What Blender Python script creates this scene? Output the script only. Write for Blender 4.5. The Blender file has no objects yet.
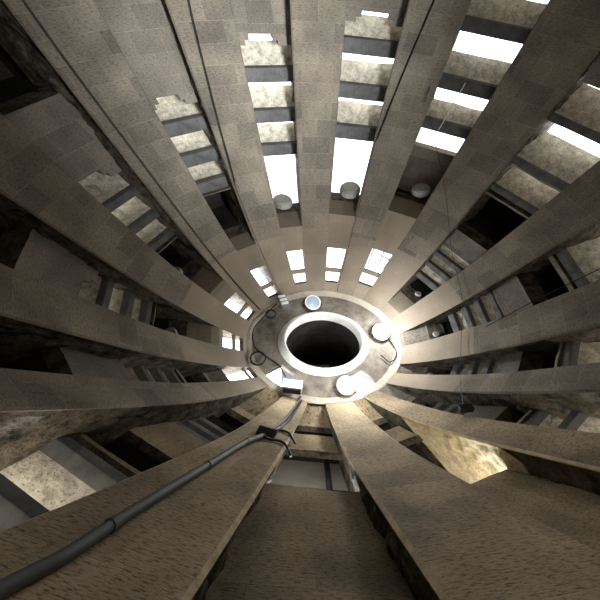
import bpy, bmesh, math, random
from mathutils import Vector, Matrix, noise

random.seed(7)
U = 0.5            # metres per drawing unit
LIFT = 3.2         # drawing units from the floor up to the photographer's eye
C = bpy.context.scene.collection
sc = bpy.context.scene

# ------------------------------------------------------------------ camera
M = ((0.995574, -0.060399, -0.072003), (0.007132, 0.812487, -0.582936), (0.09371, 0.579842, 0.809322))
right = Vector((-M[0][0], M[0][1], M[0][2])); up = Vector((-M[1][0], M[1][1], M[1][2])); fwd = Vector((-M[2][0], M[2][1], M[2][2]))
cam = bpy.data.cameras.new('camera'); cam.sensor_width = 36; cam.lens = 335.43 / 600 * 36
cam.clip_start = 0.02; cam.clip_end = 300
co = bpy.data.objects.new('camera', cam); C.objects.link(co)
co.matrix_world = Matrix(((right.x, up.x, -fwd.x, 0), (right.y, up.y, -fwd.y, 0), (right.z, up.z, -fwd.z, LIFT * U), (0, 0, 0, 1)))
sc.camera = co

# ------------------------------------------------------------------ sky
w = bpy.data.worlds.new('overcast'); sc.world = w; w.use_nodes = True
nt = w.node_tree; nt.nodes.clear()
out = nt.nodes.new('ShaderNodeOutputWorld'); bg = nt.nodes.new('ShaderNodeBackground')
tc = nt.nodes.new('ShaderNodeTexCoord'); sep = nt.nodes.new('ShaderNodeSeparateXYZ'); cr = nt.nodes.new('ShaderNodeValToRGB')
nt.links.new(tc.outputs['Generated'], sep.inputs[0]); nt.links.new(sep.outputs['Z'], cr.inputs[0])
cr.color_ramp.elements[0].position = 0.0; cr.color_ramp.elements[0].color = (0.34, 0.32, 0.28, 1)
cr.color_ramp.elements[1].position = 0.12; cr.color_ramp.elements[1].color = (0.82, 0.93, 1.10, 1)
nt.links.new(cr.outputs[0], bg.inputs[0]); vm = nt.nodes.new('ShaderNodeVectorMath'); vm.operation = 'DOT_PRODUCT'; vm.inputs[1].default_value = (0.8, -3.2, 0)
mr = nt.nodes.new('ShaderNodeMapRange'); mr.inputs['From Min'].default_value = -3.3; mr.inputs['From Max'].default_value = 3.3
mr.inputs['To Min'].default_value = 2.2; mr.inputs['To Max'].default_value = 9.0      # cloud is brightest around the veiled sun
nt.links.new(tc.outputs['Generated'], vm.inputs[0]); nt.links.new(vm.outputs['Value'], mr.inputs['Value']); nt.links.new(mr.outputs[0], bg.inputs[1])
nt.links.new(bg.outputs[0], out.inputs[0])

# sun, behind the near wall, softened by thin cloud
SUN = bpy.data.lights.new('sun', 'SUN'); SUN.energy = 6.0; SUN.angle = math.radians(12); SUN.color = (1.0, 0.93, 0.82)
so = bpy.data.objects.new('sun', SUN); C.objects.link(so)
sd = Vector((-0.12, 0.75, -0.60)).normalized()      # direction the light travels
so.rotation_euler = sd.to_track_quat('-Z', 'Y').to_euler(); so.location = (2, -10, 14)

# added area light, unseen, beyond the near right bay's opening, brightening the far ribs
FILL = bpy.data.lights.new('far_rib_fill', 'AREA'); FILL.shape = 'RECTANGLE'; FILL.size = 1.0; FILL.size_y = 2.2; FILL.energy = 72; FILL.color = (0.90, 0.96, 1.0)
FILL.spread = math.radians(50)
do = bpy.data.objects.new('far_rib_fill', FILL); C.objects.link(do)
do.location = (-2.36, -1.35, 1.35)
do.rotation_euler = (Vector((0.32, 5.6, 3.0)) - Vector(do.location)).to_track_quat('-Z', 'Z').to_euler()

sc.view_settings.view_transform = 'Standard'; sc.view_settings.look = 'None'
sc.view_settings.exposure = 0.78; sc.view_settings.gamma = 1.0; sc.view_settings.use_curve_mapping = False

# ------------------------------------------------------------------ tower shape
KZ = (0, 2, 4.5, 7.5, 10); KR = (9.2356, 8.5718, 7.0588, 5.0381, 2.6415)
def rad(z):
    o = 0
    for i in range(5):
        L = 1.0
        for j in range(5):
            if j != i: L *= (z - KZ[j]) / (KZ[i] - KZ[j])
        o += KR[i] * L
    return o
PH = -0.0241
DP = [-0.0032, -0.0565, -0.0701, 0.0063, 0.0863, 0.0655, -0.0157, -0.0619, -0.0183, -0.0139, -0.0495, 0.022, 0.0721, 0.0525]
DW = [-0.0976, -0.0732, 0.1019, 0.0344, 0.1399, -0.2552, -0.3092, 0.0982, 0.0336, -0.2912, 0.0262, 0.1681, 0.1113, -0.0154]
def az(k):
    k0 = math.floor(k); f = k - k0
    return PH + k * 2 * math.pi / 14 + DP[k0 % 14] * (1 - f) + DP[(k0 + 1) % 14] * f
def wid(k, z): return (0.1355 + 0.0901 * rad(z)) * (1 + DW[int(k) % 14])
def cyl(a, r, t, z):
    X = r * math.sin(a) + t * math.cos(a); Y = r * math.cos(a) - t * math.sin(a); tt = (z - 10) / 10
    X += 1.8683 + 0.2977 * tt; Y = Y * (0.797 + 0.0267 * tt) + 5.4376 - 0.095 * tt
    return Vector((-X * U, Y * U, (z + LIFT) * U))
def pt(k, t, z, dl): return cyl(az(k), rad(z) + dl, t, z)
def bay(b, s, z, dl):
    a = pt(b, wid(b, z), z, dl); c = pt(b + 1, -wid(b + 1, z), z, dl)
    return a.lerp(c, s)
def smooth(x, a, b):
    t = min(1, max(0, (x - a) / (b - a))); return t * t * (3 - 2 * t)
def frange(a, b, st):
    n = max(1, int(math.ceil((b - a) / st - 1e-6))); return [a + (b - a) * i / n for i in range(n + 1)]

# ------------------------------------------------------------------ materials
MATS = {}
def mat(name, base, rough=0.85, metal=0.0, emit=None, estr=0.0):
    m = bpy.data.materials.new(name); m.use_nodes = True
    b = m.node_tree.nodes['Principled BSDF']
    b.inputs['Base Color'].default_value = (*base, 1); b.inputs['Roughness'].default_value = rough; b.inputs['Metallic'].default_value = metal
    b.inputs['Specular IOR Level'].default_value = 0.25
    if emit: b.inputs['Emission Color'].default_value = (*emit, 1); b.inputs['Emission Strength'].default_value = estr
    MATS[name] = m; return m
def N(m, t): return m.node_tree.nodes.new(t)
def Lk(m, a, b): m.node_tree.links.new(a, b)
def ramp(m, stops):
    r = N(m, 'ShaderNodeValToRGB'); e = r.color_ramp.elements
    while len(e) < len(stops): e.new(0.5)
    for q, (p, c) in zip(e, stops): q.position = p; q.color = (*c, 1)
    return r
def mixc(m, mode, fac, a, b):
    x = N(m, 'ShaderNodeMix'); x.data_type = 'RGBA'; x.blend_type = mode
    if hasattr(fac, 'node'): Lk(m, fac, x.inputs[0])
    else: x.inputs[0].default_value = fac
    Lk(m, a, x.inputs[6])
    if hasattr(b, 'node'): Lk(m, b, x.inputs[7])
    else: x.inputs[7].default_value = (*b, 1)
    return x.outputs[2]
def masonry(name, c1, c2, mortar, bw, bh, msize=0.012, stain=0.5, bump=0.25, tool=0.35):
    m = mat(name, c1, 0.9); nt = m.node_tree; b = nt.nodes['Principled BSDF']
    uv = N(m, 'ShaderNodeTexCoord')
    br = N(m, 'ShaderNodeTexBrick'); br.inputs['Scale'].default_value = 1
    br.inputs['Color1'].default_value = (*c1, 1); br.inputs['Color2'].default_value = (*c2, 1); br.inputs['Mortar'].default_value = (*mortar, 1)
    br.inputs['Mortar Size'].default_value = msize; br.inputs['Brick Width'].default_value = bw; br.inputs['Row Height'].default_value = bh
    br.inputs['Mortar Smooth'].default_value = 0.3
    Lk(m, uv.outputs['UV'], br.inputs['Vector'])
    n1 = N(m, 'ShaderNodeTexNoise'); n1.inputs['Scale'].default_value = 1.6; n1.inputs['Detail'].default_value = 6
    Lk(m, uv.outputs['Object'], n1.inputs['Vector'])
    r1 = ramp(m, [(0.3, (1 - stain,) * 3), (0.7, (1.15, 1.12, 1.08))]); Lk(m, n1.outputs[0], r1.inputs[0])
    # tooling: fine grain running along the courses
    mp = N(m, 'ShaderNodeMapping'); mp.inputs['Scale'].default_value = (20, 75, 40); Lk(m, uv.outputs['UV'], mp.inputs[0])
    n2 = N(m, 'ShaderNodeTexNoise'); n2.inputs['Scale'].default_value = 1.0; n2.inputs['Detail'].default_value = 4; n2.inputs['Roughness'].default_value = 0.7
    Lk(m, mp.outputs[0], n2.inputs['Vector'])
    r2 = ramp(m, [(0.36, (1 - tool,) * 3), (0.5, (1, 1, 1)), (0.7, (1.1, 1.08, 1.05))]); Lk(m, n2.outputs[0], r2.inputs[0])
    c = mixc(m, 'MULTIPLY', 1.0, br.outputs['Color'], r1.outputs[0]); c = mixc(m, 'MULTIPLY', 1.0, c, r2.outputs[0])
    Lk(m, c, b.inputs['Base Color'])
    bp = N(m, 'ShaderNodeBump'); bp.inputs['Strength'].default_value = bump; bp.inputs['Distance'].default_value = 0.01
    ad = N(m, 'ShaderNodeMath'); ad.operation = 'SUBTRACT'; Lk(m, n2.outputs[0], ad.inputs[0]); Lk(m, br.outputs['Fac'], ad.inputs[1])
    Lk(m, ad.outputs[0], bp.inputs['Height']); Lk(m, bp.outputs[0], b.inputs['Normal'])
    return m
def rough_stone(name, dark, light, scale=9, bump=0.8, pits=0.5, dist=0.03):
    m = mat(name, light, 0.95); nt = m.node_tree; b = nt.nodes['Principled BSDF']
    tcn = N(m, 'ShaderNodeTexCoord')
    n1 = N(m, 'ShaderNodeTexNoise'); n1.inputs['Scale'].default_value = scale; n1.inputs['Detail'].default_value = 8; n1.inputs['Roughness'].default_value = 0.65
    Lk(m, tcn.outputs['Object'], n1.inputs['Vector'])
    r = ramp(m, [(0.32, dark), (0.6, light)]); Lk(m, n1.outputs[0], r.inputs[0])
    n2 = N(m, 'ShaderNodeTexVoronoi'); n2.inputs['Scale'].default_value = scale * 3.2
    Lk(m, tcn.outputs['Object'], n2.inputs['Vector'])
    r2 = ramp(m, [(0.12, (1 - pits,) * 3), (0.32, (1, 1, 1))]); Lk(m, n2.outputs['Distance'], r2.inputs[0])
    Lk(m, mixc(m, 'MULTIPLY', 1.0, r.outputs[0], r2.outputs[0]), b.inputs['Base Color'])
    bp = N(m, 'ShaderNodeBump'); bp.inputs['Strength'].default_value = bump; bp.inputs['Distance'].default_value = dist
    Lk(m, n1.outputs[0], bp.inputs['Height']); Lk(m, bp.outputs[0], b.inputs['Normal'])
    return m
masonry('rib_stone', (0.255, 0.218, 0.172), (0.170, 0.146, 0.118), (0.29, 0.252, 0.205), 0.46, 0.27, 0.004, 0.42, 0.5, 0.5)
masonry('warm_rib_stone', (0.43, 0.338, 0.215), (0.31, 0.243, 0.155), (0.42, 0.33, 0.21), 0.52, 0.36, 0.004, 0.5, 0.8, 0.7)  # lighter copy of the rib stone, with the near ribs' brightness in the colour
masonry('infill_stone', (0.255, 0.222, 0.182), (0.18, 0.156, 0.13), (0.29, 0.255, 0.21), 0.62, 0.30, 0.004, 0.42, 0.5, 0.5)
masonry('warm_infill', (0.35, 0.27, 0.165), (0.27, 0.208, 0.128), (0.33, 0.255, 0.155), 0.9, 0.42, 0.004, 0.5, 0.8, 0.7)  # likewise the near bays' infill, made lighter and warmer by colour
masonry('smooth_wall', (0.25, 0.208, 0.158), (0.215, 0.178, 0.136), (0.235, 0.195, 0.148), 0.9, 0.4, 0.003, 0.25, 0.15, 0.15)
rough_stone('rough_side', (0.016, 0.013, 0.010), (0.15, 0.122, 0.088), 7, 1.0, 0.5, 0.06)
rough_stone('louvre_slab', (0.32, 0.285, 0.225), (0.74, 0.67, 0.55), 10, 0.7, 0.55)
rough_stone('beam_stone', (0.065, 0.063, 0.060), (0.13, 0.126, 0.12), 5, 0.3, 0.15, 0.01)
rough_stone('lit_reveal_stone', (0.48, 0.36, 0.19), (0.80, 0.66, 0.42), 8, 0.8, 0.45)  # warm light falling on the near reveal is put into this colour
rough_stone('ring_plaster', (0.09, 0.074, 0.056), (0.24, 0.205, 0.165), 4, 0.2, 0.15, 0.01)
rough_stone('ring_cream', (0.36, 0.31, 0.245), (0.46, 0.40, 0.32), 3, 0.1, 0.1, 0.01)
rough_stone('white_plaster', (0.62, 0.60, 0.57), (0.84, 0.83, 0.80), 3, 0.15, 0.08, 0.01)
rough_stone('pale_render', (0.50, 0.50, 0.52), (0.66, 0.66, 0.68), 3, 0.1, 0.05, 0.01)
rough_stone('pale_edge', (0.36, 0.28, 0.17), (0.60, 0.48, 0.31), 12, 0.3, 0.2, 0.01)  # lighter strip along the chamfers of the near ribs
rough_stone('recess_shade_stone', (0.012, 0.011, 0.010), (0.035, 0.030, 0.026), 4, 0.3, 0.2, 0.01)  # near-black for niches, shaft and grooves; the recess shade is in the colour
rough_stone('floor_stone', (0.15, 0.12, 0.09), (0.26, 0.22, 0.17), 3, 0.2, 0.2, 0.01)
mat('conduit_plastic', (0.085, 0.085, 0.08), 0.55)
mat('black_cable', (0.015, 0.015, 0.015), 0.5)
mat('grey_metal', (0.30, 0.30, 0.30), 0.4, 0.6)
mat('dark_metal', (0.05, 0.05, 0.05), 0.5, 0.5)
mat('lamp_glass', (0.16, 0.20, 0.22), 0.25, 0.0, (0.80, 0.92, 1.0), 0.12)
mat('lamp_housing', (0.78, 0.80, 0.80), 0.5)
mat('aged_white_paint', (0.70, 0.70, 0.66), 0.6)
mat('grey_drum', (0.30, 0.29, 0.27), 0.6)
mat('white_cord', (0.8, 0.78, 0.74), 0.6)

# ------------------------------------------------------------------ mesh helpers
class MB:
    def __init__(s): s.v = []; s.f = []; s.uv = []; s.mi = []
    def quad(s, ps, uvs=None, mi=0):
        i = len(s.v); s.v += list(ps); s.f.append(tuple(range(i, i + len(ps)))); s.uv.append(uvs or [(0, 0)] * len(ps)); s.mi.append(mi)
    def grid(s, fn, us, vs, uvf=None, mi=0, flip=False):
        i0 = len(s.v); n = len(us)
        for v in vs:
            for u in us: s.v.append(fn(u, v))
        for j in range(len(vs) - 1):
            for i in range(n - 1):
                a = i0 + j * n + i; ids = [(i, j, a), (i + 1, j, a + 1), (i + 1, j + 1, a + n + 1), (i, j + 1, a + n)]
                if flip: ids.reverse()
                s.f.append(tuple(x[2] for x in ids)); s.mi.append(mi)
                s.uv.append([uvf(us[x[0]], vs[x[1]]) if uvf else (us[x[0]], vs[x[1]]) for x in ids])
    def box(s, P, mi=0):      # P[i][j][k] eight corners
        c = [P(i, j, k) for i in (0, 1) for j in (0, 1) for k in (0, 1)]
        for f in ((0, 1, 3, 2), (4, 6, 7, 5), (0, 4, 5, 1), (2, 3, 7, 6), (0, 2, 6, 4), (1, 5, 7, 3)):
            q = [c[x] for x in f]; e1 = (q[1] - q[0]).length; e2 = (q[2] - q[1]).length
            s.quad(q, [(0, 0), (e1, 0), (e1, e2), (0, e2)], mi)
    def build(s, name, mats, parent=None, origin=None, smooth_=False):
        me = bpy.data.meshes.new(name)
        o = Vector((0, 0, 0))
        if parent is not None: o = Vector(parent.location)
        elif origin is not None: o = Vector(origin)
        me.from_pydata([v - o for v in s.v], [], s.f)
        ul = me.uv_layers.new(name='UVMap'); li = 0
        for uvs in s.uv:
            for q in uvs: ul.data[li].uv = q; li += 1
        for m in (mats if isinstance(mats, (list, tuple)) else [mats]): me.materials.append(MATS[m])
        for p, mi in zip(me.polygons, s.mi): p.material_index = mi; p.use_smooth = smooth_
        bm = bmesh.new(); bm.from_mesh(me); bmesh.ops.remove_doubles(bm, verts=bm.verts, dist=1e-5)
        bmesh.ops.recalc_face_normals(bm, faces=bm.faces); bm.to_mesh(me); bm.free()
        ob = bpy.data.objects.new(name, me); C.objects.link(ob)
        if parent is not None: ob.parent = parent
        else: ob.location = o
        return ob
def tag(o, label, cat, group=None):
    o['label'] = label; o['category'] = cat
    if group: o['group'] = group
    return o
def struct(o, label=None):
    o['kind'] = 'structure'
    if label: o['label'] = label
    return o
def empty(name, loc, label, cat, group=None):
    o = bpy.data.objects.new(name, None); o.empty_display_size = 0.1; C.objects.link(o); o.location = loc
    return tag(o, label, cat, group)
def tube(mb, pts, r, n=10, mi=0, cap=True):
    pts = [Vector(p) for p in pts]; rings = []
    rr = r if isinstance(r, (list, tuple)) else [r] * len(pts)
    prev = None
    for i, p in enumerate(pts):
        d = (pts[min(i + 1, len(pts) - 1)] - pts[max(i - 1, 0)]).normalized()
        if prev is None:
            a = Vector((0, 0, 1)) if abs(d.z) < 0.9 else Vector((1, 0, 0)); x = d.cross(a).normalized()
        else: x = (prev - d * prev.dot(d)).normalized()
        prev = x; y = d.cross(x)
        rings.append([p + (x * math.cos(2 * math.pi * j / n) + y * math.sin(2 * math.pi * j / n)) * rr[i] for j in range(n)])
    for a, b in zip(rings, rings[1:]):
        for j in range(n): mb.quad([a[j], a[(j + 1) % n], b[(j + 1) % n], b[j]], None, mi)
    if cap: mb.quad(rings[0][::-1], None, mi); mb.quad(rings[-1], None, mi)
def spline(pts, n=6):
    P = [Vector(p) for p in pts]; P = [P[0] * 2 - P[1]] + P + [P[-1] * 2 - P[-2]]; o = []
    for i in range(1, len(P) - 2):
        for j in range(n):
            t = j / n; a, b, c, d = P[i - 1], P[i], P[i + 1], P[i + 2]
            o.append(0.5 * ((2 * b) + (c - a) * t + (2 * a - 5 * b + 4 * c - d) * t * t + (3 * b - a - 3 * c + d) * t ** 3))
    o.append(P[-2]); return o
def obox(mb, c, ax, ay, az_, mi=0):
    c = Vector(c); mb.box(lambda i, j, k: c + ax * (i - .5) + ay * (j - .5) + az_ * (k - .5), mi)
def bevel(o, wdt, seg=2):
    m = o.modifiers.new('bevel', 'BEVEL'); m.width = wdt; m.segments = seg; m.limit_method = 'ANGLE'; return o

# ------------------------------------------------------------------ floor
mb = MB(); cen = cyl(0, 0, 0, -LIFT)
n = 56
rim = [cyl(2 * math.pi * i / n, 10.3, 0, -LIFT) for i in range(n)]
for i in range(n):
    a, b = rim[i], rim[(i + 1) % n]; dn = Vector((0, 0, -0.2))
    mb.quad([cen, a, b]); mb.quad([a, a + dn, b + dn, b])
struct(mb.build('floor', 'floor_stone'))

# ------------------------------------------------------------------ bays: what each one shows, from low to high
# solid (z0,z1) | niche (z0,z1) closed dark recess | hole (z0,z1) open to the sky | beams: centre heights in the hole | flush height
BAYS = {
 0: dict(D=.75, flush=7.65, hole=(2.85, 7.65), beams=[(3.45, .36), (4.5, .36), (5.55, .36)], win=(8.76, 9.74), slab=(.72, .72)),
 1: dict(D=.8, flush=7.25, hole=(1.7, 5.9), beams=[(2.7, .30), (3.98, .32), (5.06, .26)], niche=[(5.9, 7.25)], win=(8.56, 9.60), slab=(.5, .55), shallow=.35),
 2: dict(D=.7, flush=9.6, hole=(3.1, 6.25), beams=[(4.05, .25), (5.2, .25), (6.0, .2)], niche=[(6.3, 7.45), (9.12, 9.62)], hole2=(7.9, 9.12), beams2=[(7.9, .12), (8.25, .13), (8.6, .13), (8.97, .14)], slab=(.7, .62)),
 3: dict(D=.6, flush=9.75, hole=(4.8, 6.5), beams=[(5.1, .25), (6.25, .25)], niche=[(6.6, 7.35), (9.2, 9.68)], hole2=(8.0, 9.2), beams2=[(8.05, .12), (8.4, .12), (8.72, .12), (9.05, .13)], slab=(1.05, .75)),
 4: dict(D=.6, flush=9.9, hole=(5.4, 7.0), beams=[(5.8, .25), (6.78, .24)], niche=[(7.05, 7.75), (9.3, 9.74)], hole2=(8.1, 9.3), beams2=[(8.12, .12), (8.42, .12), (8.75, .12), (9.1, .13)], slab=(1.05, .75)),
 5: dict(D=.8, flush=9.9, hole=(4.6, 7.3), beams=[(5.1, .24), (5.75, .24), (6.5, .24), (7.15, .2)], niche=[(7.35, 7.8), (9.4, 9.76)], hole2=(8.5, 9.4), beams2=[(8.55, .12), (8.85, .12), (9.15, .12)], slab=(1.05, .6)),
 6: dict(D=.75, flush=9.9, hole=(6.6, 8.75), beams=[], niche=[(9.3, 9.78)], slab=(1.05, .75)),
 7: dict(D=.75, flush=9.98, hole=(7.15, 8.75), beams=[], niche=[(9.45, 9.80)], slab=(1.05, .75)),
 8: dict(D=1.0, flush=9.8, hole=(3.2, 6.25), beams=[(3.65, .2), (4.8, .2), (5.98, .2)], niche=[(6.35, 7.1), (9.1, 9.6)], hole2=(8.1, 9.1), beams2=[(8.15, .12), (8.45, .12), (8.75, .12)], slab=(1.4, .55)),
 9: dict(D=.75, flush=9.5, hole=(7.6, 8.8), beams=[(8.0, .17), (8.35, .17), (8.68, .15)], niche=[(4.9, 6.5), (8.85, 9.4)], win=(9.56, 9.97), slab=(1.05, .75)),
 10: dict(D=.8, flush=9.2, hole=(6.8, 8.4), beams=[(7.25, .24), (7.77, .22), (8.2, .2)], niche=[(4.3, 5.7), (8.42, 9.2)], win=(9.46, 9.96), slab=(1.05, .95)),
 11: dict(D=.85, flush=8.75, hole=(5.6, 7.75), beams=[(6.2, .3), (6.9, .28), (7.5, .24)], niche=[(2.2, 4.1), (7.78, 8.75)], win=(9.26, 9.94), slab=(1.05, .9)),
 12: dict(D=.6, flush=8.3, hole=(4.55, 7.0), beams=[(5.15, .32), (5.95, .3), (6.7, .28)], niche=[(7.02, 8.3)], win=(9.03, 9.88), slab=(1.05, .62)),
 13: dict(D=.75, flush=8.0, hole=(3.45, 8.0), beams=[(4.2, .34), (5.2, .32), (6.1, .3)], win=(8.82, 9.76), slab=(.72, .72)),
}
BASEZ = 0.6
def Dz(b, z):
    f = BAYS[b]['flush']; return (BAYS[b]['D'] + (.4 * (1 - smooth(z, 4.8, 7)) if b == 7 else 0)) * (1 - smooth(z, f, f + 0.12)) + 0.006
SIDES = ['far_centre', 'far_right', 'upper_right', 'right_upper', 'right_middle', 'right_lower', 'near_right', 'near_centre', 'near_left', 'left_lower', 'left_middle', 'left_upper', 'upper_left', 'far_left']
def TH(b, z):
    t = .2 if b in (6, 7, 8) else (.35 if b in (5, 9) else .6)
    return t + (.12 - t) * smooth(z, BAYS[b]['flush'], BAYS[b]['flush'] + .12)
def wall_bay(b):
    d = BAYS[b]; mb = MB(); wm = 0
    cuts = [d['hole']] + ([d['hole2']] if 'hole2' in d else []) + list(d.get('niche', [])) + ([d['win']] if 'win' in d else [])
    cuts.sort(); solids = []; z = {6: 2.6}.get(b, -LIFT)  # foot of the near right bay left open, unseen, to admit the added light
    for a, c in cuts:
        if a > z + 1e-3: solids.append((z, a))
        z = max(z, c)
    solids.append((z, 10.12))
    ss = [-.06, 0, .12, .25, .38, .5, .62, .75, .88, 1, 1.06]
    for a, c in solids:
        zs = frange(a, c, .12)
        wf = lambda s, z: (s * 2 * 1.1 * rad(z) / 6 * U + b * .37, z * U * 1.3)
        mi = 1 if a >= d['flush'] - .01 else 0
        zs_ = zs
        def front(s, z):
            e = 0
            if mi == 0:
                nn = noise.noise(Vector((s * 3 + b * 7, z * 2.2, 1.3))) * .03; e = nn
            # each block end of an opening is a little ragged
            return bay(b, s, z, Dz(b, z) + e)
        mb.grid(front, ss, zs, wf, mi)
        mb.grid(lambda s, z: bay(b, s, z, Dz(b, z) + TH(b, z)), ss, zs, wf, mi, True)
        for zz in (a, c):
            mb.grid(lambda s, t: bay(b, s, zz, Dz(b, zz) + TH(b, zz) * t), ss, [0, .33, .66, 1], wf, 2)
        for s in (-.06, 1.06):
            mb.grid(lambda t, z: bay(b, s, z, Dz(b, z) + TH(b, z) * t), [0, 1], zs, wf, mi)
        # corbelled corners at the lower end of the big opening
        if abs(c - d['hole'][0]) < 1e-3 and c < 7 and b not in (5, 6, 8):
            for s0, s1, h in ((0, .30, .13), (.70, 1, .13), (0, .22, .24), (.78, 1, .24)):
                mb.box(lambda i, j, k: bay(b, (s0, s1)[i], c - .05 + (h + .05) * k, Dz(b, c) + TH(b, c) * j), 0)
    # closed recesses behind the dark openings
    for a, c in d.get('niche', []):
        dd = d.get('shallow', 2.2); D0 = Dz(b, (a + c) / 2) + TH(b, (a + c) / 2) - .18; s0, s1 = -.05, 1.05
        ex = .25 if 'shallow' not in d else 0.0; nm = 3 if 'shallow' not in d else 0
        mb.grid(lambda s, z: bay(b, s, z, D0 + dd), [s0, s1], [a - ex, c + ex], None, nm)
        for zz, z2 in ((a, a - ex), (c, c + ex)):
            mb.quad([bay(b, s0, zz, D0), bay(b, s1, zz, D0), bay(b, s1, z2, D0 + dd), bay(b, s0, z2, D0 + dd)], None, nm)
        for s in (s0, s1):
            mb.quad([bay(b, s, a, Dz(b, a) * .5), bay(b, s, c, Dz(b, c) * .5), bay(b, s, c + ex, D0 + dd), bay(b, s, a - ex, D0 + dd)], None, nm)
    return struct(mb.build('wall_' + SIDES[b], ['warm_infill' if b in (6, 7, 8) else 'infill_stone', 'smooth_wall', 'rough_side', 'recess_shade_stone']))
for b in range(14): wall_bay(b)

# ------------------------------------------------------------------ ribs
RIBLAB = ['straight pale stone rib running from the top centre edge to the ring',
 'grooved stone rib just right of the top centre rib',
 'broad dark stone rib with pale mortar lines leaving through the top right corner',
 'stone rib crossing the upper right, first below the broad corner rib',
 'stone rib at right, second above the nearly level narrow rib',
 'nearly level narrow stone rib right of the round opening',
 'narrow stone rib above the sunlit yellow reveal at lower right',
 'huge close brown stone rib filling the bottom right corner',
 'huge close brown stone rib with the thick conduit on it at bottom left',
 'level stone rib at left, just above the near rib with the conduit',
 'stone rib at left, sloping gently to the ring, second above the conduit rib',
 'broad dark brown stone rib at upper left below the row of pale louvres',
 'broad stone rib with a deep groove leaving through the top left corner',
 'pale stone rib with a rusty groove just left of the top centre rib']
def groove_t(k, z):
    w = wid(k, z)
    if k == 13: return w * (-0.33 - 0.67 * min(1, max(0, (z - 2.6) / 5.1)))
    if k == 1: return w * (-0.20 - 0.8 * min(1, max(0, (z - 2.4) / 3.8)))
    if k == 12: return -w * (0.62 - .1 * smooth(z, 3, 8))
    return None
def rib(k):
    mb = MB(); zs = frange(-LIFT, 10.15, .07)
    def prof(z):
        w = wid(k, z); c = (.06 if k in (7, 8) else .045) * (1 - smooth(z, 7.6, 8.8)) + .002; Dd = 2.1
        lo = [(-w, c)]; hi = [(w, c)]
        dl = [.10, .22, .36, .52, .70, .90, 1.15, Dd]
        def jag(sd, d_):
            if d_ > 1.2: return 0
            v = Vector((k * 9.1 + sd * 3, z * 2.4, d_ * 2.2)); a = noise.noise(v) + .6 * noise.noise(v * 3.1) + .35 * noise.noise(v * 7.3)
            blk = noise.noise(Vector((k * 5 + sd, math.floor(z / .55) * 3.7, .3)))
            return (-.06 + .10 * a + .05 * blk) * (1 - smooth(z, 8.3, 9.2)) * min(1, d_ / .12)
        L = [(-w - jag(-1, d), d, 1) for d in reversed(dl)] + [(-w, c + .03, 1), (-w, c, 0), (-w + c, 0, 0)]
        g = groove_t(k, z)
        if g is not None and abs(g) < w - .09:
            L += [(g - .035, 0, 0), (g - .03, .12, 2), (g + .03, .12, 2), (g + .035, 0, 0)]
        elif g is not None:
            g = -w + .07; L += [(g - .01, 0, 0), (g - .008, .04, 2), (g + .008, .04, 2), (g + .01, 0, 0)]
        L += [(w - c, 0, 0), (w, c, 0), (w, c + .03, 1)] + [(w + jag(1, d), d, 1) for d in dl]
        return L
    rows = [prof(z) for z in zs]; n = len(rows[0])
    if any(len(r) != n for r in rows): raise ValueError
    i0 = 0
    for r, z in zip(rows, zs):
        for t, d, _ in r: mb.v.append(pt(k, t, z, d))
    for j in range(len(zs) - 1):
        for i in range(n - 1):
            a = j * n + i; mb.f.append((a, a + 1, a + n + 1, a + n))
            mi = 0
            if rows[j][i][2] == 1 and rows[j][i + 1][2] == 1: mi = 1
            if rows[j][i][2] == 2 and rows[j][i + 1][2] == 2: mi = 2
            if mi == 0 and zs[j] > 8.3 and k not in (6, 7, 8): mi = 4
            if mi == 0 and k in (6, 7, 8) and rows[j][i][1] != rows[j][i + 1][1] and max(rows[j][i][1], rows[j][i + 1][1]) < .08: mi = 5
            if k == 6 and mi == 1 and i > n / 2 and 6.2 < zs[j] < 8.8: mi = 3  # only this stretch of the side carries the painted warm light
            mb.mi.append(mi)
            q = lambda ii, jj: (rows[jj][ii][0] * U + k * .53 + .23, zs[jj] * U * 1.25 + rows[jj][ii][1] * 0.0)
            mb.uv.append([q(i, j), q(i + 1, j), q(i + 1, j + 1), q(i, j + 1)])
    for jj in (0, len(zs) - 1):
        ids = [jj * n + i for i in range(n)]; mb.f.append(tuple(ids if jj else ids[::-1])); mb.mi.append(0); mb.uv.append([(0, 0)] * n)
    # back face
    for j in range(len(zs) - 1):
        a = j * n; mb.f.append((a, a + n, a + 2 * n - 1, a + n - 1)); mb.mi.append(1); mb.uv.append([(0, 0)] * 4)
    o = mb.build('stone_rib', ['warm_rib_stone' if k in (6, 7, 8) else 'rib_stone', 'rough_side', 'recess_shade_stone', 'lit_reveal_stone', 'smooth_wall', 'pale_edge'], origin=pt(k, 0, -LIFT, 0))
    return tag(o, RIBLAB[k], 'rib', 'stone ribs around the tower')
for k in range(14): rib(k)

# ------------------------------------------------------------------ louvres
BAYWORD = ['first column right of the top rib', 'second column right of the top rib', 'column under the top right rib',
 'upper column on the right edge', 'column above the level right rib', 'column below the level right rib',
 'column beside the yellow reveal', 'bottom centre column', 'column above the conduit rib', 'second column above the conduit rib',
 'third column above the conduit rib', 'column below the top left rib', 'second column left of the top rib', 'first column left of the top rib']
ORD = ['first opening column right of the top centre rib', 'second opening column right of the top centre rib', 'opening column below the broad corner rib at upper right',
 'upper of the opening columns on the right edge', 'opening column just above the level right rib', 'opening column just below the level right rib',
 'near opening column with the yellow reveal', 'opening at bottom centre', 'opening column above the conduit rib at lower left', 'opening column above the level left rib',
 'opening column at left middle, third above the conduit rib', 'opening column below the top left corner rib', 'opening column above the top left corner rib', 'first opening column left of the top centre rib']
ORD = ['nearest the ring', 'second from the ring', 'third from the ring', 'fourth from the ring', 'fifth from the ring']
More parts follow.
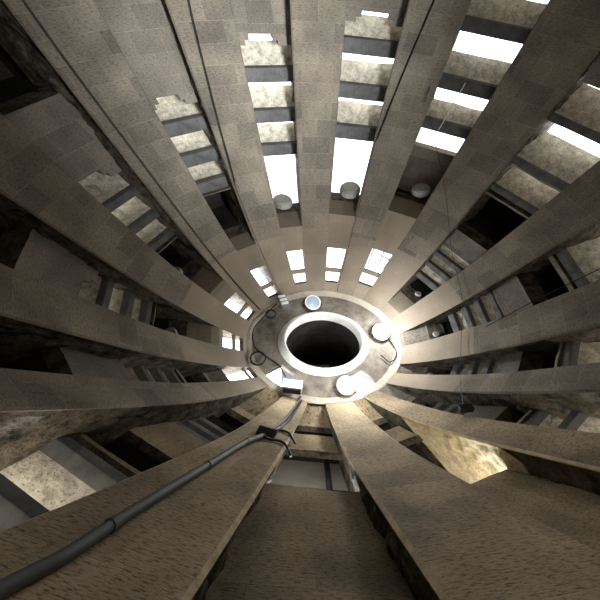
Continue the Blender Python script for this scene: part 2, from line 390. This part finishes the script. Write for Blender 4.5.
def louvre(b, z0, h, drop, reach, word, key):
    D = Dz(b, z0); loc = bay(b, .5, z0, D + .1)
    e = empty('stone_louvre', loc, word, 'louvre', 'stone louvres in the ' + BAYWORD[b])
    m = MB()
    dfront, dback = (.10, .36) if b in (0, 1, 13, 12) else (.05, .36) if b == 8 and key == 'beams' else ((.06, .26) if key == 'beams' else (.03, .18))
    ss = frange(-.08, 1.08, .145)
    f = lambda s, j, kk: bay(b, s, z0 + h * kk, D + (dfront if j == 0 else dback)) 
    for j, kk in (((0, 0), (0, 1)), ((0, 1), (1, 1)), ((1, 1), (1, 0)), ((1, 0), (0, 0))):
        m.grid(lambda s, t: f(s, j[0], j[1]).lerp(f(s, kk[0], kk[1]), t), ss, [0, 1])
    for s in (-.08, 1.08): m.quad([f(s, 0, 0), f(s, 0, 1), f(s, 1, 1), f(s, 1, 0)])
    o = m.build('cross_beam', 'beam_stone', e); bevel(o, .008)
    m = MB(); th = min(.20, .12 + h * .2)
    def g(s, t, side):
        zz = z0 + h * .35 - drop * t; dd = D + dback - .05 + reach * t
        nn = .03 * noise.noise(Vector((s * 4 + b * 3, t * 4, z0 * 3)))
        return bay(b, s, zz + (th if side else 0) + nn, dd + (th * .3 if side else 0))
    ts = [0, .2, .4, .6, .8, 1]
    m.grid(lambda s, t: g(s, t, 0), ss, ts); m.grid(lambda s, t: g(s, t, 1), ss, ts)
    for t in (0, 1): m.grid(lambda s, q: g(s, t, 0).lerp(g(s, t, 1), q), ss, [0, 1])
    for s in (ss[0], ss[-1]): m.grid(lambda t, q: g(s, t, 0).lerp(g(s, t, 1), q), ts, [0, 1])
    m.build('slanted_slab', 'louvre_slab', e)
for b in range(14):
    d = BAYS[b]
    for key, lo, grp in (('beams', 'hole', ''), ('beams2', 'hole2', 'upper ')):
        bs = d.get(key)
        if not bs: continue
        nb = len(bs)
        for i, (z0, h) in enumerate(bs):
            prev = bs[i - 1][0] + bs[i - 1][1] if i else d[lo][0]
            if key == 'beams' and b not in (0, 1, 8, 12, 13): z0 += h * .3; h *= .6
            gap = z0 - prev
            reach, fr = d['slab']
            if i == 0: gap = max(gap, (bs[1][0] - bs[0][0] - h) if nb > 1 else .5)
            louvre(b, z0, h, max(.12, gap * fr), reach * min(1, max(.35, gap / .7)),
                   f"{'small upper' if grp else 'stone'} louvre {ORD[nb - 1 - i]}, {BAYWORD[b]}", key)

# ------------------------------------------------------------------ top row of small windows: sills
for b in range(14):
    d = BAYS[b]
    if 'win' not in d: continue
    a, c = d['win']; D = .03; m = MB()
    zb = a + (c - a) * .62; zt = a + (c - a) * .74
    m.box(lambda i, j, k: bay(b, (-.05, 1.05)[i], (zb, zt)[k], D + (.03, .10)[j]), 0)
    o = m.build('window_sill', 'smooth_wall', origin=bay(b, .5, zb, D + .3)); bevel(o, .01)
    tag(o, f"brown stone sill crossing the small bright window of the {BAYWORD[b]}", 'sill', 'sills across the small windows round the ring')

# ------------------------------------------------------------------ ring ceiling with two wedge openings, funnel and dark shaft
ZR = 10.06
def ring_pt(kf, r, z): return cyl(az(kf), r, 0, z)
mb = MB(); NK = 140
WEDGE = ((8.45, 9.35), (5.35, 6.35))
def is_open(kf, r): 
    for a, c in WEDGE:
        if a < kf < c and 1.75 < r < 2.5: return True
    return False
rs = [1.45, 1.75, 1.95, 2.2, 2.5, 2.75]
for i in range(NK):
    k0, k1 = i * 14 / NK, (i + 1) * 14 / NK
    for r0, r1 in zip(rs, rs[1:]):
        if is_open((k0 + k1) / 2, (r0 + r1) / 2): continue
        for z, fl in ((ZR, 0), (ZR + .25, 1)):
            mb.quad([ring_pt(k0, r0, z), ring_pt(k1, r0, z), ring_pt(k1, r1, z), ring_pt(k0, r1, z)])
for a, c in WEDGE:
    for kk in (round(a * 10) / 10, round(c * 10) / 10):
        mb.quad([ring_pt(kk, 1.75, ZR), ring_pt(kk, 2.5, ZR), ring_pt(kk, 2.5, ZR + .25), ring_pt(kk, 1.75, ZR + .25)])
    for r in (1.75, 2.5):
        for q in range(int(round((c - a) * 10))):
            k0, k1 = round(a * 10) / 10 + q * .1, round(a * 10) / 10 + (q + 1) * .1
            mb.quad([ring_pt(k0, r, ZR), ring_pt(k1, r, ZR), ring_pt(k1, r, ZR + .25), ring_pt(k0, r, ZR + .25)])
struct(mb.build('ceiling', 'ring_plaster'))
mb = MB(); ks = [i * 14 / 84 for i in range(85)]
fp = [(1.58, ZR + .02), (1.54, ZR - .03), (1.49, 9.98), (1.44, 9.93), (1.39, 9.88), (1.35, 9.85), (1.30, 9.87), (1.29, 9.95), (1.29, 10.3)]
mb.grid(lambda kf, j: ring_pt(kf, fp[int(j)][0], fp[int(j)][1]), ks, list(range(len(fp))))
struct(mb.build('trim_1', 'white_plaster', smooth_=True), 'white plaster collar flaring round the dark round opening')
mb = MB()
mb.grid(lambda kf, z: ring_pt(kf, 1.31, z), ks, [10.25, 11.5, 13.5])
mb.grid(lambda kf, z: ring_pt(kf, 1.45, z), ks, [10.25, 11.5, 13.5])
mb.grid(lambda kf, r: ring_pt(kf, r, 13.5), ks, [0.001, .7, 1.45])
struct(mb.build('wall_shaft', 'recess_shade_stone'), 'dark shaft above the round opening')
# landing slab seen in the dark shaft
mb = MB(); P = cyl(0, 0, 0, 12.2)
for dx, sx, sy in ((0.05, .95, .62), (-.62, .22, .5)):
    obox(mb, P + Vector((dx * U, -.1, 0)), Vector((sx * U, 0, 0)), Vector((0, sy * U, 0)), Vector((0, 0, .1)))
tag(mb.build('landing_slab', 'rib_stone', origin=P), 'dim square slab high inside the dark round shaft', 'slab')

# ------------------------------------------------------------------ pale wall outside the bottom centre opening and outer walls of the neighbouring bay
mb = MB(); mb.box(lambda i, j, k: bay(7, (-.6, 1.6)[i], (8.4, 11.5)[k], (1.9, 2.1)[j]))
struct(mb.build('wall_outer_parapet', 'pale_render'))
m = MB(); tube(m, [bay(7, .25, 8.0, 1.75), bay(7, .25, 11.4, 1.75)], .035, 10)
tag(m.build('downpipe', 'dark_metal', origin=bay(7, .25, 8.0, 1.75)), 'dark vertical pipe on the pale wall seen through the bottom centre opening', 'pipe')
mb = MB(); mb.box(lambda i, j, k: bay(6, (-.3, 1.3)[i], (7.6, 10.2)[k], (2.9, 3.1)[j]))
struct(mb.build('wall_outer_turret', 'pale_render'))

mb = MB(); bp = [(9.98, .06), (9.98, -.006), (10.0, -.015), (10.02, -.03), (10.04, -.06), (10.06, -.13)]
mb.grid(lambda kf, j: cyl(az(kf), rad(bp[int(j)][0]) + bp[int(j)][1], 0, bp[int(j)][0]), [i * 14 / 112 for i in range(113)], list(range(len(bp))))
struct(mb.build('trim_2', 'ring_cream', smooth_=True), 'smooth cream band of wall round the ceiling ring')

# ------------------------------------------------------------------ floodlights
def frame_at(p, nrm):
    z = Vector(nrm).normalized(); a = Vector((0, 1, 0)) if abs(z.y) < .9 else Vector((1, 0, 0))
    x = a.cross(z).normalized(); return x, z.cross(x), z
def round_flood(loc, nrm, R, label, group=None, power=0):
    e = empty('floodlight', loc, label, 'floodlight', group); x, y, z = frame_at(loc, nrm); loc = Vector(loc)
    def ringp(r, h, n=20): return [loc + x * r * math.cos(2 * math.pi * i / n) + y * r * math.sin(2 * math.pi * i / n) + z * h for i in range(n)]
    m = MB(); pr = [(R * .45, -R * .6), (R * .85, -R * .35), (R, 0), (R, R * .12), (R * .86, R * .12)]
    rr = [ringp(*q) for q in pr]
    for a, c in zip(rr, rr[1:]):
        for i in range(20): m.quad([a[i], a[(i + 1) % 20], c[(i + 1) % 20], c[i]])
    m.quad(rr[0]); m.build('housing', 'lamp_housing', e, smooth_=True)
    m = MB(); rg = [ringp(R * .86, R * .10), ringp(R * .5, R * .17), ringp(R * .02, R * .19)]
    for a, c in zip(rg, rg[1:]):
        for i in range(20): m.quad([a[i], a[(i + 1) % 20], c[(i + 1) % 20], c[i]])
    m.build('lens', 'lamp_glass', e, smooth_=True)
    m = MB(); tube(m, [loc + x * R * 1.08 - z * R * .1, loc + x * R * 1.12 - z * R * .9, loc - x * R * 1.12 - z * R * .9, loc - x * R * 1.08 - z * R * .1], R * .07, 6)
    m.build('bracket', 'dark_metal', e)
    if power:
        l = bpy.data.lights.new('lamp_light', 'POINT'); l.energy = power * 1.25; l.shadow_soft_size = R * .6; l.color = (.93, .97, 1)
        lo = bpy.data.objects.new('lamp_light', l); C.objects.link(lo); lo.parent = e
        lo.location = z * .40
    return e
dn = Vector((0, -.15, -1))
def zl(kf, r, z): return ring_pt(kf, r, z)
round_flood(zl(13.71, 1.90, 9.85), dn, .145, 'round floodlight on the ceiling ring just above the dark opening', 'floodlights on the ceiling ring', 4)
round_flood(zl(3.19, 2.03, 9.85), dn, .155, 'round bluish floodlight on the ceiling ring right of the dark opening', 'floodlights on the ceiling ring', 34)
round_flood(zl(6.62, 2.15, 9.82), dn, .150, 'round bluish floodlight on the ceiling ring below right of the dark opening', 'floodlights on the ceiling ring', 16)
def box_flood(loc, ax, ay, az_, label, cat='floodlight'):
    e = empty('box_floodlight', loc, label, cat, 'floodlights on the ceiling ring'); loc = Vector(loc)
    m = MB(); obox(m, loc, ax, ay, az_); bevel(m.build('housing', 'lamp_housing', e), .012)
    m = MB(); obox(m, loc + az_ * .53, ax * .86, ay * .8, az_ * .1); m.build('lens', 'lamp_glass', e)
    m = MB(); obox(m, loc - ay * .62, ax * .9, ay * .16, az_ * .9); m.build('visor', 'black_cable', e)
    l = bpy.data.lights.new('lamp_light', 'POINT'); l.energy = 8; l.shadow_soft_size = .08; l.color = (.93, .97, 1)
    lo = bpy.data.objects.new('lamp_light', l); C.objects.link(lo); lo.parent = e; lo.location = (0, .05, -.3)
    return e
p = zl(8.24, 2.34, 9.80)
box_flood(p, Vector((-.30, -.05, .0)), Vector((-.03, .16, .08)), Vector((0, .03, -.12)), 'rectangular white box floodlight below the dark opening')
# striped louvred fitting at the upper left of the ring
p = zl(12.6, 2.36, 9.86); e = empty('slatted_light', p, 'small slatted fitting on the ceiling ring at its upper left', 'light fitting')
ax, ay, azv = Vector((-.15, .04, 0)), Vector((-.10, -.26, .05)), Vector((0, 0, -.05))
m = MB(); obox(m, p, ax, ay, azv); m.build('case', 'grey_metal', e)
for i in range(3):
    m = MB(); obox(m, p + ay * (-.32 + i * .25) + azv * .7, ax * .82, ay * .13, azv * .5); m.build('slat', 'aged_white_paint', e)
# coils and cables on the ring
for i, (kc, rc, R) in enumerate(((11.85, 2.25, .085), (9.9, 2.35, .12))):
    p = zl(kc, rc, 9.98); m = MB()
    tube(m, [p + Vector((R * math.cos(a * .35) * (1 + .05 * math.sin(a)), R * math.sin(a * .35), -.01 - .001 * a)) for a in range(38)], .011, 6)
    tag(m.build('cable_coil', 'black_cable', origin=p), ['small coil of dark cable on the ceiling ring at its upper left', 'loose loop of dark cable on the left side of the ceiling ring'][i], 'cable')
m = MB(); tube(m, spline([zl(12.4, 2.5, 9.98), zl(11.6, 2.38, 9.95), zl(11.0, 2.45, 9.96), zl(10.4, 2.35, 9.95), zl(9.9, 2.1, 9.9), zl(9.2, 1.95, 9.82), zl(8.6, 2.15, 9.8)]), .012, 6)
tag(m.build('ring_cable', 'black_cable', origin=zl(12.4, 2.5, 9.98)), 'dark cable sagging along the left of the ceiling ring to the box floodlight', 'cable')
m = MB(); tube(m, spline([zl(3.2, 2.2, 9.97), zl(3.9, 2.5, 9.98), zl(4.4, 2.4, 9.99), zl(4.2, 2.0, 9.97)]), .010, 6)
tag(m.build('lamp_cable', 'black_cable', origin=zl(3.2, 2.2, 9.97)), 'short dark cable below the right floodlight on the ceiling ring', 'cable')
# small lamps standing at the inner ends of the openings
def sill_lamp(b, s, z, dd, R, label):
    p = bay(b, s, z, Dz(b, z - .3) + dd); e = empty('sill_lamp', p, label, 'lamp', 'small lamps in the opening ends')
    ax = (bay(b, 1, z, 0) - bay(b, 0, z, 0)).normalized(); inn = (bay(b, .5, z, 0) - bay(b, .5, z, 1)).normalized(); upv = Vector((0, 0, 1))
    m = MB(); nseg = 16; pr = [(R * .8, .35), (R, .2), (R, -.3), (R * .8, -.5)]
    rr = [[p + ax * r * math.cos(2 * math.pi * i / nseg) + inn * r * math.sin(2 * math.pi * i / nseg) + upv * R * h for i in range(nseg)] for r, h in pr]
    for a, c in zip(rr, rr[1:]):
        for i in range(nseg): m.quad([a[i], a[(i + 1) % nseg], c[(i + 1) % nseg], c[i]])
    m.quad(rr[0]); m.quad(rr[-1]); m.build('drum', 'grey_drum', e, smooth_=False)
    m = MB(); obox(m, p + upv * R * 1.25, ax * R * .5, inn * R * .5, upv * R * 1.0); m.build('mount', 'dark_metal', e)
sill_lamp(0, .62, 7.42, .25, .19, 'round lamp at the ring end of the white opening right of the top centre rib')
sill_lamp(1, .55, 7.0, .25, .16, 'round lamp in the brown recess right of the grooved rib near the top')
sill_lamp(13, .5, 7.8, .25, .17, 'round lamp at the ring end of the white opening left of the top centre rib')
sill_lamp(11, .3, 8.5, .22, .13, 'pale round lamp in the dark opening end under the top left corner rib')
sill_lamp(10, .45, 9.0, .22, .10, 'pale lamp in the dark opening end at left middle')
sill_lamp(2, .5, 9.45, .1, .055, 'tiny white lamp in the dark opening end at upper right of the ring')
sill_lamp(3, .5, 9.6, .1, .055, 'tiny white lamp in the dark opening end right of the ring')
sill_lamp(4, .5, 9.7, .1, .05, 'tiny white lamp in the dark opening end at lower right of the ring')

# broken white frame in the small window right of the ring's top
e = empty('window_frame', bay(1, .5, 8.65, .3), 'broken white frame in the small window at the upper right of the ring', 'window frame')
for i, (s0, z0, s1, z1) in enumerate(((.06, 8.62, .1, 9.15), (.94, 8.62, .9, 9.15), (.05, 8.66, .95, 8.66), (.5, 8.62, .62, 9.15), (.3, 8.8, .9, 8.84), (.62, 8.8, .35, 9.1))):
    m = MB(); tube(m, [bay(1, s0, z0, .3), bay(1, s1, z1, .3)], .02, 6); m.build('bar', 'aged_white_paint', e)

# ------------------------------------------------------------------ conduit, junction box and cables on the near left rib
def rp(t, z, d): return pt(8, t, z, d)
e = empty('cable_conduit', rp(.2, 2.2, -.1), 'thick grey conduit running up the near left rib to the junction box', 'conduit')
path = [(.18, 2.0), (.19, 2.4), (.2, 2.9), (.16, 3.3), (.18, 3.8), (.18, 4.5), (.15, 5.7), (.10, 6.8), (-.04, 7.45)]
m = MB(); tube(m, spline([rp(t, z, -.075) for t, z in path], 8), .029, 16); m.build('pipe', 'conduit_plastic', e, smooth_=True)
for z0, t0 in ((3.74, .18), (5.5, .155), (6.9, .09)):
    m = MB(); a = rp(t0, z0, -.075); c = rp(t0, z0 + .09, -.075); tube(m, [a, c], .034, 16)
    m.build('coupling', 'conduit_plastic', e, smooth_=False)
p = rp(-.06, 7.62, -.1); e = empty('junction_box', p, 'small flat metal junction box at the top of the thick conduit', 'box')
ax = rp(.5, 7.62, 0) - rp(-.5, 7.62, 0); inn = (rp(0, 7.62, 0) - rp(0, 7.62, 1)).normalized(); upv = Vector((0, 0, 1))
m = MB(); obox(m, p, ax.normalized() * .20, upv * .09, inn * .10); bevel(m.build('case', 'dark_metal', e), .006)
m = MB(); obox(m, p + upv * .047 + inn * .01, ax.normalized() * .21, upv * .012, inn * .13); m.build('lid', 'grey_metal', e)
CB = [([(-.02, 7.7), (-.1, 8.1), (-.15, 8.7), (-.15, 9.2), (-.14, 9.7), (-.1, 10.05)], .014, 'conduit_plastic', 'upper grey cable rising from the junction box to the ceiling ring'),
      ([(-.10, 7.7), (-.2, 8.2), (-.24, 8.8), (-.22, 9.4), (-.2, 9.9)], .012, 'black_cable', 'thin black cable beside the grey cable above the junction box')]
for ps, r, mt, lb in CB:
    m = MB(); tube(m, spline([rp(t, z, -.06) for t, z in ps]), r, 8); tag(m.build('riser_cable', mt, origin=rp(*ps[0], -.06)), lb, 'cable')
for i, ps in enumerate(([(-.06, 7.50, -.1), (-.12, 7.38, -.1), (-.26, 7.45, -.06), (-.45, 7.5, -.06), (-.62, 7.4, -.03), (-.80, 7.3, .12)],
           [(-.12, 8.0, -.06), (-.3, 8.12, -.05), (-.5, 8.05, -.05), (-.72, 7.95, .1)])):
    m = MB(); tube(m, spline([rp(*q) for q in ps]), .014, 8)
    tag(m.build('hose', 'black_cable', origin=rp(*ps[0])), ['lower black hose curling from the junction box over the rib edge', 'upper black hose crossing the rib edge above the junction box'][i], 'hose')

# ------------------------------------------------------------------ thin wires
m = MB(); tube(m, spline([pt(1.25, 0, 4.6, -.12), pt(1.86, 0, 6.3, -.12), pt(2.46, 0, 7.6, -.12), pt(3.2, 0, 8.2, -.15), pt(4.07, 0, 8.5, -.15), pt(5.0, 0, 8.2, -.15), pt(5.71, 0, 7.55, -.12)]), .0035, 5)
tag(m.build('slack_wire', 'black_cable', origin=pt(1.25, 0, 4.6, -.12)), 'thin slack black wire crossing the ribs at the right', 'wire')
p = pt(5.71, 0, 7.5, -.12); m = MB(); obox(m, p, Vector((.16, 0, .02)), Vector((0, .07, .03)), Vector((0, -.03, .06)))
tag(bevel(m.build('weight', 'black_cable', origin=p), .01), 'small dark weight at the lower end of the slack wire', 'weight')
m = MB(); tube(m, spline([pt(3.84, 0, 8.0, -.05), pt(3.725, 0, 6.76, -.05), pt(3.69, 0, 5.6, -.05), pt(3.69, 0, 4.5, -.05)]), .006, 5)
tag(m.build('taut_cable', 'black_cable', origin=pt(3.84, 0, 8.0, -.05)), 'straight thin black cable crossing the dark opening near the right edge', 'cable')
m = MB(); tube(m, [bay(1, .42, 3.95, .5), bay(1, .36, 5.1, .35)], .008, 5)
tag(m.build('white_cord', 'white_cord', origin=bay(1, .42, 3.95, .5)), 'thin white cord hanging across the louvres right of the grooved rib', 'cord')
m = MB(); q = pt(1.14, .1, 4.1, -.02); inn = (pt(1.14, 0, 4.1, 0) - pt(1.14, 0, 4.1, 1)).normalized()
tube(m, spline([q, q + inn * .08 + Vector((0, 0, -.02)), q + inn * .11 + Vector((0, 0, .06)), q + inn * .10 + Vector((0, 0, .16))]), .01, 6)
tag(m.build('iron_hook', 'dark_metal', origin=q), 'small iron hook sticking out of the grooved rib near the top', 'hook')
